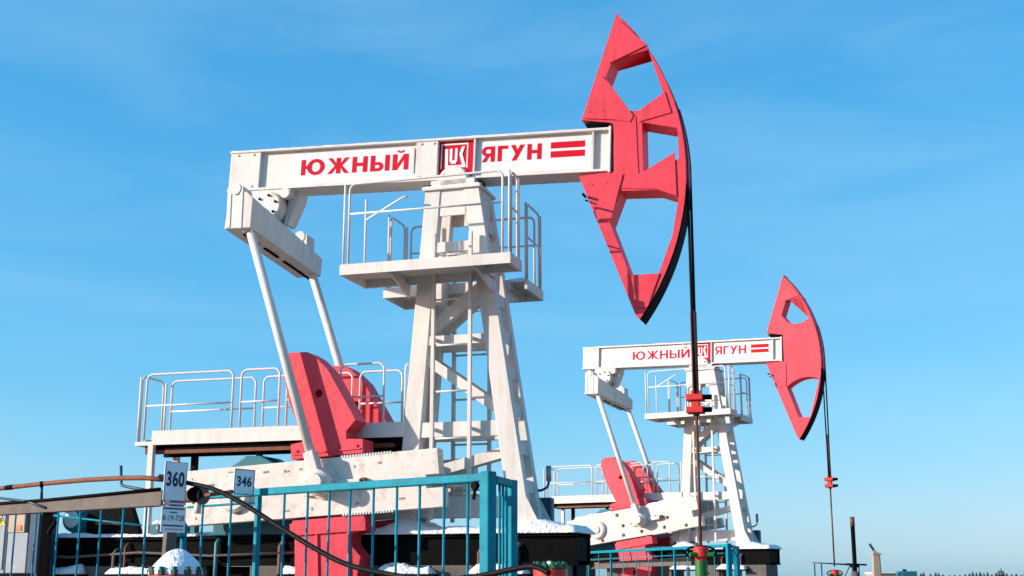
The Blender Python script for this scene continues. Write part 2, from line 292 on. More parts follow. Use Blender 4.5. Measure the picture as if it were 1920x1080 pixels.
# ------------------------------------------------------------------ pump jack
BEAM_TILT = -0.039; BZ = 6.585
def pump_jack(loc, rz, label, head, crank_angle, slide, bold, logo_rows=True):
    root = empty('pump_jack', loc, rz); tag(root, label, 'pump jack', 'pump jacks on the snowy well pad')
    P = lambda mb, name, mat, par=None, bevel=0.0: mb.build(name, mat, par or root, bevel)
    ct, st = math.cos(BEAM_TILT), math.sin(BEAM_TILT)
    tilt = lambda v: Vector((v.x * ct - v.z * st, v.y, BZ + v.x * st + v.z * ct))
    B = lambda mb, name, mat, par=None, bevel=0.0: P(mb.xf(tilt), name, mat, par, bevel)
    # walking beam: web and two flanges
    X0, X1, H = -3.43, 2.29, 0.308
    mb = MB().box((X0 + .01, -.145, -H + .035), (X1 - .01, .145, H - .035)).box((X0, -.22, H - .035), (X1, .22, H)).box((X0, -.22, -H), (X1, .22, -H + .035))
    beam = B(mb, 'walking_beam', 'cream', bevel=0.006)
    for a, b in ((X0 + .012, -2.93), (-.49, -.165))[:2 if head == 'three' else 1]: B(MB().box((a, -.205, -H + .036), (b, .205, H - .036)), 'box_panel', 'cream', beam, 0.006)
    for x in (.375, 2.06): B(MB().box((x - .011, -.20, -H + .036), (x + .011, .20, H - .036)), 'stiffener', 'cream', beam)
    if head == 'three': B(MB().box((-.535, -.20, -.17), (-.515, .20, .20)), 'stiffener', 'cream', beam)
    tx = 0.0 if head == 'three' else .37
    B(MB().box((X1 - .008, -.225, -H - .02), (X1 + .022, .225, H + .015)), 'end_plate', 'cream', beam, 0.004)
    for s in (-1, 1):
        yb = s * .1485
        B(MB().box((-2.42 + tx, min(yb, s * .144), -.235), (-.56 + tx, max(yb, s * .144), .225)), 'name_board', 'board', beam)
        B(MB().box((.43, min(yb, s * .144), -.235), (2.03, max(yb, s * .144), .225)), 'name_board', 'board', beam)
        B(MB().box((-.162, min(yb, s * .144), -H + .04), (.362, max(yb, s * .144), H - .04)), 'emblem_panel', 'letter', beam)
    yt = -.1515
    B(cyr_mb('ЮЖНЫЙ', -2.29 + tx, -.62 + tx, -.105, .235, yt, bold), 'lettering', 'letter', beam)
    B(cyr_mb('ЯГУН', .47, 1.33, -.065, .225, yt, bold), 'lettering', 'letter', beam)
    for z in (-.055, .075): B(MB().box((1.46, yt, z), (1.94, -.146, z + .09)), 'stripe', 'letter', beam)
    # emblem: white line frame with three joined letters
    ex0, ex1, ez0, ez1 = -.125, .265, -.125, .235
    E_ = lambda px, py: (ex0 + (px - 210) / 700 * (ex1 - ex0), ez0 + (900 - py) / 600 * (ez1 - ez0))
    def stroke(q, i): B(MB().prism([E_(*p) for p in q], yt - .0006 * i, -.147), 'emblem_stroke', 'board', beam)
    for i, q in enumerate([[(195, 300), (225, 300), (225, 900), (195, 900)], [(225, 300), (910, 300), (910, 335), (225, 335)], [(880, 335), (912, 335), (912, 905), (880, 905)],
              [(300, 430), (382, 430), (392, 890), (318, 890)], [(392, 832), (860, 832), (862, 890), (392, 890)],
              [(428, 425), (498, 425), (500, 740), (430, 740)], [(570, 420), (636, 420), (634, 740), (566, 740)], [(445, 712), (620, 712), (600, 795), (470, 795)],
              [(745, 385), (825, 385), (765, 570), (685, 570)], [(685, 568), (765, 568), (858, 833), (770, 833)]]): stroke(q, i + 1)
    B(snow_mb(X0 + .03, 1.86, -.2, .2, H, .022, 60, 4, 4.0, 0.9), 'snow_cap', 'snow', beam)
    # horsehead
    c, rr = (-.05, 6.15), 3.36
    arc = arc_pts(c, rr, math.asin((4.15 - c[1]) / rr), math.asin((8.38 - c[1]) / rr), 28)
    outer = [(2.60, 4.20)] + arc + [(2.43, 8.46), (1.91, 6.95), (2.35, 6.86), (2.345, 6.18), (1.86, 6.16)]
    if head == 'three':
        holes = [[(2.35, 7.76), (2.82, 7.95), (3.04, 7.2), (2.72, 7.0), (2.51, 7.01), (2.24, 7.49)], [(2.74, 6.83), (3.215, 6.70), (3.22, 6.27), (2.74, 6.12)],
                 [(2.43, 5.9), (2.93, 5.87), (3.205, 5.76), (3.11, 5.25), (2.91, 4.73), (2.53, 4.75), (2.27, 5.5)]]
    else:
        up = [(2.34, 7.38), (2.50, 7.82), (2.88, 7.84), (3.05, 7.24), (2.9, 7.15), (2.7, 7.11), (2.5, 7.18)]
        lo = [(2.39, 5.5)] + [(2.39 + .84 * i / 8, 5.5 + .2 * math.sin(math.pi * (.02 + .75 * i / 8)) * 1.1) for i in range(1, 9)] + [(3.16, 5.4), (2.95, 4.69), (2.66, 4.71)]
        holes = [up, lo]
    hd = P(curve_plate([outer] + holes, -.2, .2), 'horsehead', 'red', None, 0.008)
    G = lambda poly, y0=-.216: P(MB().prism(poly, y0, -.198), 'gusset_plate', 'red', hd, 0.003)
    if head == 'three':
        G([(2.46, 8.33), (2.84, 7.92), (2.31, 7.72)]); G([(1.94, 6.965), (2.20, 7.55), (2.30, 7.44), (2.63, 6.93), (2.58, 6.84), (2.37, 6.90)], -.222)
        G([(2.70, 6.99), (3.06, 7.22), (3.14, 6.92), (2.70, 6.835)]); G([(2.70, 6.11), (3.17, 6.36), (3.18, 5.76), (2.92, 5.88), (2.45, 5.93), (2.50, 6.11)])
        G([(1.90, 6.12), (2.47, 6.12), (2.29, 5.48), (2.13, 5.52)], -.222); G([(2.54, 4.74), (2.93, 4.74), (2.76, 4.30), (2.64, 4.30)])
        G([(2.36, 6.88), (2.66, 6.93), (2.68, 6.09), (2.36, 6.13)], -.210)
    else:
        G([(2.44, 8.30), (2.84, 7.86), (2.38, 7.72)]); G([(1.90, 6.12), (2.40, 6.12), (2.38, 5.55), (2.18, 5.50)])
    a_lo, a_mid, a_hi = math.asin((4.15 - c[1]) / rr), R(-4), math.asin((8.36 - c[1]) / rr)
    for a, b, mt_, th in ((a_lo, a_mid - .002, 'black', .018), (a_mid, a_hi, 'red', .010)):  # black lower stretch: shade on the down-facing rim painted in as colour
        P(curve_plate([arc_pts(c, rr + .003, a, b, 16) + arc_pts(c, rr + th, b, a, 16)], -.190, .15), 'arc_plate', mt_, hd)
    P(MB().tube([(1.95, -.2, 5.86), (1.95, -.33, 5.86)], .018).tube([(1.98, -.2, 5.80), (1.98, -.30, 5.78)], .012), 'lifting_lug', 'black', hd)
    for (z0, z1) in ((6.87, 6.90), (6.13, 6.16)): P(MB().box((1.96, -.19, z0), (2.33, .19, z1)), 'packing_plate', 'black', hd)
    for x, z in ((2.02, 7.05), (2.20, 7.05), (2.05, 6.02), (2.25, 6.02)):
        P(MB().lathe([(.002, 0), (.015, 0), (.013, .010), (.002, .010)], (x, -.219, z), (0, -1, 0), 6), 'bolt', 'red', hd)
    for x in (-3.3, -3.05, -.42, -.23):
        for z in (-.24, .24): B(MB().lathe([(.002, 0), (.02, 0), (.018, .014), (.002, .014)], (x, -.205, z), (0, -1, 0), 6), 'bolt', 'worn', beam)
    # bridle, carrier bar and polished rod
    rx = c[0] + rr + .004
    for s in (-1, 1):
        pts = [(c[0] + (rr + .004) * math.cos(a), s * .13, c[1] + (rr + .004) * math.sin(a)) for a in [R(16 - 16 * i / 12) for i in range(12)]]
        P(MB().tube(pts + [(rx, s * .13, 6.0), (rx, s * .115, 4.6), (rx, s * .065, 3.16)], .018, 8), 'bridle_rope', 'rope')
    P(MB().tube([(rx, 0, 4.25), (rx, 0, 2.9)], .042, 10), 'rope_socket', 'rod')
    cb = MB().box((rx - .12, -.10, 3.09), (rx + .10, .12, 3.17)).box((rx - .12, -.10, 2.93), (rx + .10, .12, 3.01)).box((rx - .06, -.06, 3.0), (rx + .05, .06, 3.22))
    car = P(cb, 'carrier_bar', 'orange_red', None, 0.012)
    for z in (3.13, 2.97): P(MB().tube([(rx + .09, -.02, z), (rx + .20, -.02, z)], .035), 'bolt', 'black', car)
    P(MB().tube([(rx, 0, 3.0), (rx, 0, 1.0)], .021, 8), 'polished_rod', 'rod')
    # saddle bearing on the tower head
    sb = P(MB().lathe([(.05, -.30), (.20, -.30), (.22, -.28), (.22, .28), (.20, .30), (.05, .30)], (.1, 0, 6.23), (0, 1, 0), 28).box((-.22, -.30, 6.13), (.42, .30, 6.25)), 'saddle_bearing', 'cream', None, 0.006)
    for a in (35, 145): P(MB().tube([(.1 + .15 * math.cos(R(a)), -.30, 6.23 + .15 * math.sin(R(a))), (.1 + .15 * math.cos(R(a)), -.318, 6.23 + .15 * math.sin(R(a)))], .018, 6), 'bolt', 'grey', sb)
    P(snow_mb(-.34, .52, -.34, -.30, 6.145, .03, 16, 2, 1.0), 'snow_cap', 'snow', sb)
    for xx in (-.27, .47): P(MB().box((xx - .05, -.31, 6.145), (xx + .05, -.15, 6.19)), 'bearing_foot', 'black', sb)
    # tower: four raking legs, head box, braces
    L = lambda z: -.29 - (6.12 - z) * .0785
    Rr = lambda z: .49 + (6.06 - z) * .159
    zt, zb = 6.10, 1.46
    for s in (-1, 1):
        y0, y1 = sorted((s * .32, s * .17))
        P(MB().prism([(L(zb), zb), (L(zb) + .25, zb), (L(zt) + .22, zt), (L(zt), zt)], y0, y1), 'tower_leg', 'cream', None, 0.008)
        P(MB().prism([(Rr(zb) - .27, zb), (Rr(zb), zb), (Rr(zt), zt), (Rr(zt) - .22, zt)], y0, y1), 'tower_leg', 'cream', None, 0.008)
        f = s * .305
        th = P(MB().box((L(6) + .21, min(f, f - s * .03), 5.73), (Rr(6) - .21, max(f, f - s * .03), 6.095)), 'tower_head_plate', 'cream', None, 0.004)
        P(MB().box((L(5.3) + .2, min(f, f - s * .06), 5.22), (Rr(5.3) - .2, max(f, f - s * .06), 5.36)), 'cross_beam', 'cream')
        for z, h in ((4.0, .13), (2.80, .20)):
            cbm = P(MB().box((L(z) + .2, min(f, f - s * .09), z - h / 2), (Rr(z) - .2, max(f, f - s * .09), z + h / 2)), 'cross_beam', 'cream', None, 0.005)
            if s > 0: P(snow_mb(L(z) + .26, Rr(z) - .26, .22, .30, z + h / 2 + .002, .025, 14, 3, z), 'snow_cap', 'snow', cbm)
        P(MB().bar((L(3.75) + .15, s * .25, 3.80), (Rr(3.0) - .12, s * .25, 2.98), .06, .13), 'diagonal_brace', 'cream')
        if s < 0: P(MB().bar((L(4.2) + .12, -.12, 4.12), (Rr(4.85) - .1, -.12, 4.82), .10, .16), 'diagonal_brace', 'cream')
        else: P(MB().bar((L(4.2) + .15, .25, 4.12), (Rr(4.85) - .12, .25, 4.82), .06, .12), 'diagonal_brace', 'cream')
    P(MB().box((L(6.1) - .03, -.36, 6.10), (Rr(6.1) + .03, .36, 6.145)), 'tower_cap', 'cream', None, 0.006)
    P(MB().prism([(L(2.8) + .07, 2.2), (L(2.8) + .09, 2.2), (L(4.4) + .14, 4.6), (L(4.4) + .12, 4.6)], -.168, .168), 'leg_web', 'cream')
    for z in (1.6, 2.05, 2.55, 3.05, 3.55, 4.05, 4.55, 5.05, 5.6, 5.95):
        P(MB().box((Rr(z) - .05, -.168, z - .08), (Rr(z) - .02, .168, z + .08)), 'batten_plate', 'cream')
    P(MB().box((Rr(5.9) - .05, -.168, 5.45), (Rr(5.9) - .02, .168, 6.09)), 'batten_plate', 'cream')
    for s in (-1, 1): P(MB().prism([(Rr(1.46) - .32, 1.46), (Rr(1.46) + .16, 1.46), (Rr(1.9) + .005, 1.9), (Rr(1.9) - .2, 1.9)], s * .335 - .008, s * .335 + .008), 'foot_gusset', 'cream')
    P(MB().box((-.9, -.16, 1.66), (Rr(1.8) - .2, .10, 1.93)), 'tie_beam', 'cream', None, 0.006)
    P(MB().bar((-.75, -.05, 2.12), (Rr(2.6) - .15, -.05, 2.52), .2, .14), 'strut', 'cream', None, 0.005)
    # ladders on both faces
    for s in (-1, 1):
        y = s * .42; z0, z1 = 1.62, 5.45
        ld = MB()
        for x in (-.11, .41): ld.box((x - .022, y - .03, z0), (x + .022, y + .03, z1))
        lad = P(ld, 'ladder', 'cream')
        z = 2.05
        while z < z1: P(MB().tube([(-.1, y, z), (.4, y, z)], .014, 6), 'rung', 'cream', lad); z += .62
        for x in (-.11, .41):
            for z in (2.8, 4.0): P(MB().box((x - .02, min(y, s * .3), z - .02), (x + .02, max(y, s * .3), z + .02)), 'standoff', 'cream', lad)
    # upper service platforms left and right of the tower
    for s in (-1, 1):
        ya, yb = s * .34, s * 1.15; y0, y1 = sorted((ya, yb)); xa, xb = -1.14, (1.18 if s < 0 else .96); zf = 4.90; yc = s * .68 if s < 0 else ya
        mb = MB().box((xa, y0, zf - .012), (.74, y1, zf)); mb.box((.741, min(yc, yb), zf - .012), (xb, max(yc, yb), zf))
        mb.box((xa - .02, y0, zf - .12), (xa + .02, y1, zf + .02)); mb.box((xb - .02, min(yc, yb), zf - .12), (xb + .02, max(yc, yb), zf + .02))
        mb.box((xa - .018, yb - .02, zf - .121), (xb + .018, yb + .02, zf + .021)); mb.box((xa - .018, ya - .02, zf - .121), (.74, ya + .02, zf + .021))
        if s < 0: mb.box((.742, yc - .02, zf - .119), (xb + .018, yc + .02, zf + .019))
        for x in (-.55, .70): mb.box((x - .03, y0 + .02, zf - .10), (x + .03, y1 - .02, zf - .013))
        pl = P(mb, 'service_platform', 'cream')
        for x in (-.50, .69): P(MB().add([(x - .015, s * .33, zf - .11), (x + .015, s * .33, zf - .11), (x - .015, s * .33, zf - .30), (x + .015, s * .33, zf - .30), (x - .015, s * 1.05, zf - .11), (x + .015, s * 1.05, zf - .11)],
                               [(0, 2, 4), (1, 5, 3), (0, 1, 3, 2), (2, 3, 5, 4), (4, 5, 1, 0)]), 'bracket', 'cream', pl)
        yr = s * 1.12; zt_ = 6.03
        P(MB().tube(hoop((xa + .08, yr), (xb - .10, yr), zf, zt_, .09), .017, 8), 'guard_rail', 'cream', pl)
        P(MB().tube([(xa + .08, yr, 5.62), (xb - .10, yr, 5.60)], .014, 8), 'mid_rail', 'cream', pl)
        for x, yy in ((xa + .01, yr), (xb - .01, yr), (xa + .01, s * .42), (xb - .01, yc + s * .03)):
            P(MB().tube([(x, yy, zf), (x, yy, zt_)], .017, 8), 'rail_post', 'cream', pl)
        P(MB().tube(hoop((xb - .01, s * 1.05), (xb - .01, yc + s * .09), zf, zt_, .07), .016, 8), 'guard_rail', 'cream', pl)
        P(MB().tube([(xb - .01, s * 1.05, 5.55), (xb - .01, yc + s * .09, 5.55)], .013, 6), 'mid_rail', 'cream', pl)
        if s < 0: P(MB().tube([(xa + .02, -.45, 5.72), (-.55, -.48, 6.0), (-.48, -.48, 5.99)], .014, 8), 'swing_bar', 'cream', pl)
        else:
            P(MB().tube(hoop((xa + .01, .50), (xa + .01, 1.03), zf, zt_, .08), .016, 8), 'guard_rail', 'cream', pl)
            P(snow_mb(.35, xb - .04, y0 + .05, y1 - .05, zf + .004, .07, 14, 10, 9.0), 'snow_cap', 'snow', pl)
    # equalizer hung under the tail of the beam
    ex, ez = -2.71, 5.76
    lean = lambda m: m.xf(lambda v: Vector((v.x, v.y, v.z - .085 * v.y)))
    eq = P(lean(MB().prism([(ex - .22, ez - .29), (ex + .18, ez - .30), (ex + .20, ez + .12), (ex + .10, ez + .22), (ex - .16, ez + .22)], -1.12, 1.12).xf(lambda v: Vector((v.x, v.y, v.z - (.15 if v.y > 1 and v.z > ez else 0))))), 'equalizer', 'cream', None, 0.01)
    for y in (-.9, -.3, .3, .75): P(lean(MB().box((ex - .05, y, ez - .315), (ex - .01, y + .42, ez - .294))), 'slot', 'black', eq)
    for s in (-1, 1):
        cl = MB().box((ex - .19, s * 1.0 - .13, ez - .28), (ex - .13, s * 1.0 + .13, ez + .30)).box((ex + .0, s * 1.0 - .13, ez - .30), (ex + .05, s * 1.0 + .13, ez + .30))
        P(lean(cl), 'clamp_plate', 'cream', eq, 0.004)
        P(lean(MB().tube([(ex - .07, s * 1.14, ez + .27), (ex - .07, s * .86, ez + .27)], .085, 14)), 'wrist_block', 'cream', eq)
    P(lean(snow_mb(ex - .14, ex + .08, -.55, .1, ez + .19, .03, 4, 20, 2.0)), 'snow_cap', 'snow', eq)
    tb = P(MB().lathe([(.06, -.26), (.20, -.26), (.215, -.24), (.215, .24), (.20, .26), (.06, .26)], (-2.76, 0, 6.13), (0, 1, 0), 26).box((-3.05, -.2, 6.26), (-2.42, .2, 6.40)), 'tail_bearing', 'cream', None, 0.005)
    for k in range(6):
        a = k * math.pi / 3 + .3; P(MB().tube([(-2.76 + .15 * math.cos(a), -.262, 6.13 + .15 * math.sin(a)), (-2.76 + .15 * math.cos(a), -.285, 6.13 + .15 * math.sin(a))], .02, 6), 'bolt', 'black', tb)
    P(MB().prism([(-2.50, 6.38), (-2.33, 6.38), (-2.36, 6.22), (-2.52, 5.88), (-2.58, 5.88)], -.05, .2), 'bearing_bracket', 'cream', tb, 0.005)
    P(MB().tube([(-2.44, -.22, 6.27), (-2.44, -.34, 6.27)], .075, 12), 'pin_nut', 'cream', tb)
    # cranks with their counterweights, pitman arms, crank pins
    cs = (-2.75, 1.97); ca, sa = math.cos(crank_angle), math.sin(crank_angle)
    spin = lambda v: Vector((cs[0] + v.x * ca - v.z * sa, v.y, cs[1] + v.x * sa + v.z * ca))
    pin = spin(Vector((1.30, 0, .04)))
    for s in (-1, 1):
        D = lambda mb, name, mat, par=None, bevel=0.0: P(mb.xf(spin), name, mat, par, bevel)
        y0, y1 = sorted((s * .80, s * .60))
        cr = D(curve_plate([[(-.84, -.36), (2.94, -.38), (2.94, -.13), (2.72, -.13), (2.72, .04), (2.90, .04), (2.89, .37), (-.86, .37), (-.95, .1), (-.93, -.2)],
                            [(-.62, .05), (-.62, .16), (-.3, .16), (-.3, .05)]] + ([] if head == 'three' else [arc_pts((x, z), .05, 0, 2 * math.pi * 7 / 8, 7) for x, z in ((.75, -.02), (.72, -.26), (1.25, -.25), (2.02, -.02), (2.5, -.3), (.1, -.3), (1.7, .05), (1.9, -.25), (.62, .28))]), y0, y1), 'crank', 'worn', None, 0.008)
        # tooth racks along both edges, hub, pin housing
        for k in range(18):
            x = 1.55 + .04 * k
            for z0, z1 in ((.355, .385), (-.395, -.365)): D(MB().box((x, s * .795 - .012, z0), (x + .02, s * .795 + .012, z1)), 'rack_tooth', 'board', cr)
        D(MB().lathe([(.05, s * .75), (.24, s * .75), (.24, s * .85), (.20, s * .88), (.10, s * .88), (.09, s * .91), (.02, s * .91)], (0, 0, 0), (0, 1, 0), 26), 'crank_hub', 'worn', cr)
        D(MB().box((1.52, s * .84 - .06, -.03), (1.84, s * .84 + .06, .06)), 'stop_block', 'worn', cr, 0.006)
        D(MB().box((1.845, s * .83 - .04, -.04), (1.90, s * .83 + .04, .07)), 'stop_bolt', 'rust', cr)
        for k in range(11):
            if head != 'three': break
            for z in (-.27, .24):
                x = -.55 + .32 * k + random.uniform(-.12, .12); z += random.uniform(-.03, .03)
                if random.random() < .4: continue
                for m in range(random.choice((1, 2, 3))): D(MB().box((x + .03 * m, s * .8015 - .0015, z), (x + .03 * m + .016, s * .8015 + .0015, z + random.uniform(.02, .04))), 'scale_mark', 'rust' if (k + (z > 0)) % 3 == 0 else 'grey', cr)
        P(MB().lathe([(.02, s * .72), (.20, s * .72), (.20, s * .84), (.17, s * .86), (.17, s * 1.06), (.12, s * 1.10), (.11, s * 1.14), (.02, s * 1.14)], (pin.x, 0, pin.z), (0, 1, 0), 22), 'crank_pin', 'worn', cr)
        P(MB().bar((pin.x - .33, s * .845, pin.z - .08), (pin.x + .17, s * .845, pin.z + .13), .07, .05), 'keeper_bar', 'worn', cr, 0.006)
        P(MB().box((pin.x - .26, s * .82 - .04, pin.z - .16), (pin.x - .12, s * .82 + .04, pin.z + .05)), 'pin_cap', 'worn', cr, 0.01)
        for k in range(6):
            a = k * math.pi / 3; P(MB().tube([(pin.x + .145 * math.cos(a), s * .845, pin.z + .145 * math.sin(a)), (pin.x + .145 * math.cos(a), s * .88, pin.z + .145 * math.sin(a))], .022, 6), 'bolt', 'grey', cr)
        for up in (1, -1):
            wgt = [(-.50, .40), (.53, .40), (.53, .58), (.30, .60), (.30, .70), (.44, .84), (.06, 1.55), (-.12, 1.74), (-.24, 1.82), (-.50, 1.84), (-.56, 1.80), (-.60, 1.62), (-.52, 1.18), (-.31, .62), (-.50, .60)]
            if up < 0: wgt = [(-.50, .40), (.53, .40), (.53, .60), (.32, .63), (.32, .76), (.46, .92), (.30, 1.62), (.16, 1.80), (-.24, 1.84), (-.44, 1.78), (-.48, 1.55), (-.47, .63), (-.50, .60)]
            wgt = [(x + 1.32 + slide, z * up) for x, z in wgt]
            ya, yb = sorted((s * .78, s * .42))
            hole = arc_pts((1.32 + slide - .08, 1.24 * up), .055, 0, 2 * math.pi * 11 / 12, 11)
            cw = D(curve_plate([wgt, hole], ya, yb), 'counterweight', 'red', cr, 0.03)
            for bx in (-.42, .18, .44): D(MB().lathe([(.002, 0), (.024, 0), (.02, .018), (.002, .018)], (1.32 + slide + bx, s * .78, .5 * up), (0, s, 0), 6), 'bolt', 'red', cw)
            D(MB().box((1.05 + slide, s * .782 - .006, min(.78 * up, .80 * up)), (1.10 + slide, s * .782 + .006, max(.78 * up, .80 * up))), 'seam', 'red', cw)
            if up < 0:
                D(MB().box((1.32 + slide - .52, s * .79 - .02, -.60), (1.32 + slide + .55, s * .79 + .02, -.44)), 'flange_lip', 'red', cw, 0.006)
                for x in (-.16, .28): D(MB().box((1.32 + slide + x, s * .79 - .014, -1.70), (1.32 + slide + x + .03, s * .79 + .014, -.602)), 'rib', 'red', cw, 0.004)
            else: D(MB().box((1.32 + slide - .46, s * .786 - .008, .45), (1.32 + slide + .50, s * .786 + .008, .47)), 'weld_seam', 'red', cw)
        top = Vector((ex - .07, s * .97, ez + .22 - .085 * s * .97)); bot = Vector((pin.x, s * .97, pin.z))
        d = (bot - top).normalized()
        pa = P(MB().tube([top, bot - d * .1], .062, 14), 'pitman_arm', 'cream')
        P(MB().bar(top - d * .02, top + d * .55, .17, .17), 'sleeve', 'cream', pa, 0.01)
        P(MB().bar(bot - d * .42, bot - d * .1, .18, .15), 'fork', 'cream', pa, 0.015)
    P(MB().tube([(cs[0], -.7, cs[1]), (cs[0], .7, cs[1])], .12, 18), 'crank_shaft', 'steel')
    # gearbox
    gb = P(MB().prism([(-3.35, 1.45), (-2.05, 1.45), (-2.05, 2.2), (-2.4, 2.40), (-2.66, 2.53), (-2.90, 2.53), (-3.2, 2.34), (-3.35, 2.3)], -.30, .30), 'gearbox', 'teal_dark', None, 0.02)
    P(MB().box((-3.4, -.33, 1.93), (-2.0, .33, 2.0)), 'flange', 'teal_dark', gb)
    P(MB().tube([(-2.84, 0, 2.51), (-2.84, 0, 2.60)], .05), 'breather_cap', 'teal_dark', gb)
    # rear deck over the gearbox, with railings
    zf = 2.80; xa, xb = -4.63, -.52
    mb = MB().box((xa + .25, -.33, zf), (xb, .33, zf + .012))
    for y in (-.33, .33): mb.box((xa + .27, y - .02, zf - .08), (xb, y + .02, zf + .12))
    mb.box((xb - .01, -.31, zf - .10), (xb + .02, .31, zf + .12)).box((xa, -.35, zf - .085), (xa + .27, .35, zf - .03))
    dk = P(mb, 'rear_deck', 'cream')
    P(MB().box((-4.36, -.27, zf - .145), (-.62, .27, zf - .004)), 'deck_pan', 'black', dk)
    for x in (-4.45, -3.9, -3.3, -2.7, -2.1, -1.5, -.9): P(MB().box((x - .04, -.30, zf - .15), (x + .04, .30, zf - .006)), 'deck_joist', 'rust', dk) if x < -4.4 else None
    P(MB().box((-4.5, -.28, zf - .20), (-.7, -.20, zf - .151)), 'deck_girder', 'rust', dk); P(MB().box((-4.5, .20, zf - .20), (-.7, .28, zf - .151)), 'deck_girder', 'black', dk)
    for y in (-.33, .33):
        for a, b in ((-4.50, -3.12), (-2.99, -2.40), (-2.28, -1.60), (-1.48, -.84)):
            P(MB().tube(hoop((a, y), (b, y), zf, 3.73, .09), .016, 8), 'guard_rail', 'cream', dk)
            P(MB().tube([(a, y, 3.28), (b, y, 3.28)], .013, 6), 'mid_rail', 'cream', dk)
    for x in (xa + .02, xb - .03):
        P(MB().tube(hoop((x, -.28), (x, .28), zf - .05, 3.72, .09), .016, 8), 'guard_rail', 'cream', dk)
    for y in (-.33, .33):
        P(MB().tube([(xa + .03, y, zf - .06), (xa + .03, y, 3.70)], .016, 8), 'rail_post', 'cream', dk)
        P(MB().box((-4.36 - .04, y - .04, 1.45), (-4.36 + .04, y + .04, zf - .085)), 'deck_leg', 'cream', dk)
    P(MB().box((-4.02, .16, 1.45), (-3.94, .24, zf - .2)), 'deck_leg', 'black', dk)
    # base frame on concrete blocks
    mb = MB()
    for y in (-.36, .36):
        mb.box((-6.7, y - .06, 1.40), (1.82, y + .06, 1.44)).box((-6.7, y - .06, 1.05), (1.82, y + .06, 1.09)).box((-6.7, y - .012, 1.09), (1.82, y + .012, 1.40))
    for x in (-6.6, -5.2, -3.9, -2.6, -1.3, -.1, .9, 1.74): mb.box((x - .05, -.345, 1.10), (x + .05, .345, 1.395))
    bf = P(mb, 'base_frame', 'black', None, 0.004)
    P(MB().box((-6.7, -.40, 1.441), (1.82, .40, 1.452)), 'deck_plate', 'black', bf)
    for x in (-6.3, -5.0, -3.7, -2.4, -1.1, .2, 1.45):
        P(MB().box((x - .28, -.44, .62), (x + .28, .44, 1.048)), 'foundation_block', 'concrete', bf, 0.02)
        P(MB().box((x - .34, -.52, -.2), (x + .34, .52, .618)), 'foundation_block', 'concrete', bf, 0.02)
    if head == 'three': P(MB().box((-6.7, -.22, -.1), (1.78, .22, 1.04)), 'foundation_beam', 'black', bf)
    else: D2 = lambda v: spin(v); [P(snow_mb(-.7, 2.8, s * .70 - .09, s * .70 + .09, .372, .05, 40, 4, s * 3.0, .8).xf(D2), 'snow_cap', 'snow', bf) for s in (-1, 1)]
    P(snow_mb(-1.6, 1.86, -.47, .42, 1.453, .075, 60, 14, 3.3, .5, lambda x: .10 * math.exp(-((x + .45) / .25) ** 2) + .07 * math.exp(-((x - 1.3) / .3) ** 2)), 'snow_cap', 'snow', bf)
    P(snow_mb(-6.7, -3.5, -.45, .42, 1.453, .045, 60, 12, 6.3, .8), 'snow_cap', 'snow', bf)
    for x in (-5.6, -4.4, -1.75, -.4, .85): P(snow_mb(x - .38, x + .38, -.62, -.40, .95, .09, 16, 6, x, .8), 'snow_lump', 'snow', bf); P(MB().box((x - .42, -.64, .90), (x + .42, -.38, .935)), 'ledge_plate', 'black', bf)
    for k, (x, z0, z1, r_, m_) in enumerate(((-5.95, .5, 1.25, .03, 'rust'), (-4.80, .4, 1.22, .022, 'grey'), (-4.62, .4, 1.30, .018, 'rust'), (-3.2, .4, 1.35, .03, 'teal_dark'), (-2.25, .4, 1.3, .025, 'grey'), (.55, .4, 1.2, .02, 'rust'), (1.05, .4, 1.25, .03, 'grey'))):
        P(MB().tube([(x, -.43, z0), (x, -.43, z1), (x + .02, -.40, z1 + .05), (x + .06, -.30, z1 + .06)], r_, 8), 'drain_pipe', m_, bf)
    P(MB().tube([(-6.6, -.44, 1.22), (-5.5, -.44, 1.17), (-4.4, -.44, 1.23), (-3.3, -.44, 1.18), (-2.0, -.44, 1.22)], .018, 8), 'base_cable', 'grey', bf)
    ot = P(MB().box((-4.25, -.42, 1.47), (-3.55, -.30, 1.62)), 'oil_tray', 'teal_dark', None, 0.01)
    P(snow_mb(-4.22, -3.58, -.41, -.31, 1.622, .04, 18, 4, 5.5, .9), 'snow_cap', 'snow', ot)
    for x in (-4.12, -3.86, -3.68): P(MB().tube([(x, -.435, 1.5), (x, -.435, 1.60 + .04 * (x > -4))], .018, 8), 'drain_cock', 'steel', ot)
    # motor, belt guard, small equipment at the feet of the tower
    mo = P(MB().lathe([(.05, -.40), (.13, -.40), (.17, -.37), (.19, -.30), (.19, .10), (.16, .16), (.05, .16)], (-5.55, 0, 1.70), (0, 1, 0), 24), 'motor', 'teal_dark', None, 0.006)
    for k in range(10):
        a = k * math.pi / 5; P(MB().bar((-5.55 + .185 * math.cos(a), -.28, 1.70 + .185 * math.sin(a)), (-5.55 + .185 * math.cos(a), .08, 1.70 + .185 * math.sin(a)), .012, .035, (-math.sin(a), 0, math.cos(a))), 'cooling_fin', 'teal_dark', mo)
    P(MB().lathe([(.02, -.41), (.10, -.41), (.12, -.403), (.02, -.403)], (-5.55, 0, 1.70), (0, 1, 0), 20), 'fan_cover', 'board', mo)
    P(MB().prism([(-5.30, 1.47), (-4.42, 1.47), (-4.62, 1.95), (-5.30, 1.97)], -.40, -.30), 'belt_guard', 'black', None, 0.01)
    P(MB().prism([(-5.15, 1.62), (-4.72, 1.62), (-4.78, 1.66), (-5.15, 1.66)], -.408, -.402), 'guard_label', 'rust')
    P(MB().box((1.08, .35, 1.46), (1.30, .52, 1.93)), 'junction_box', 'navy', None, 0.02)
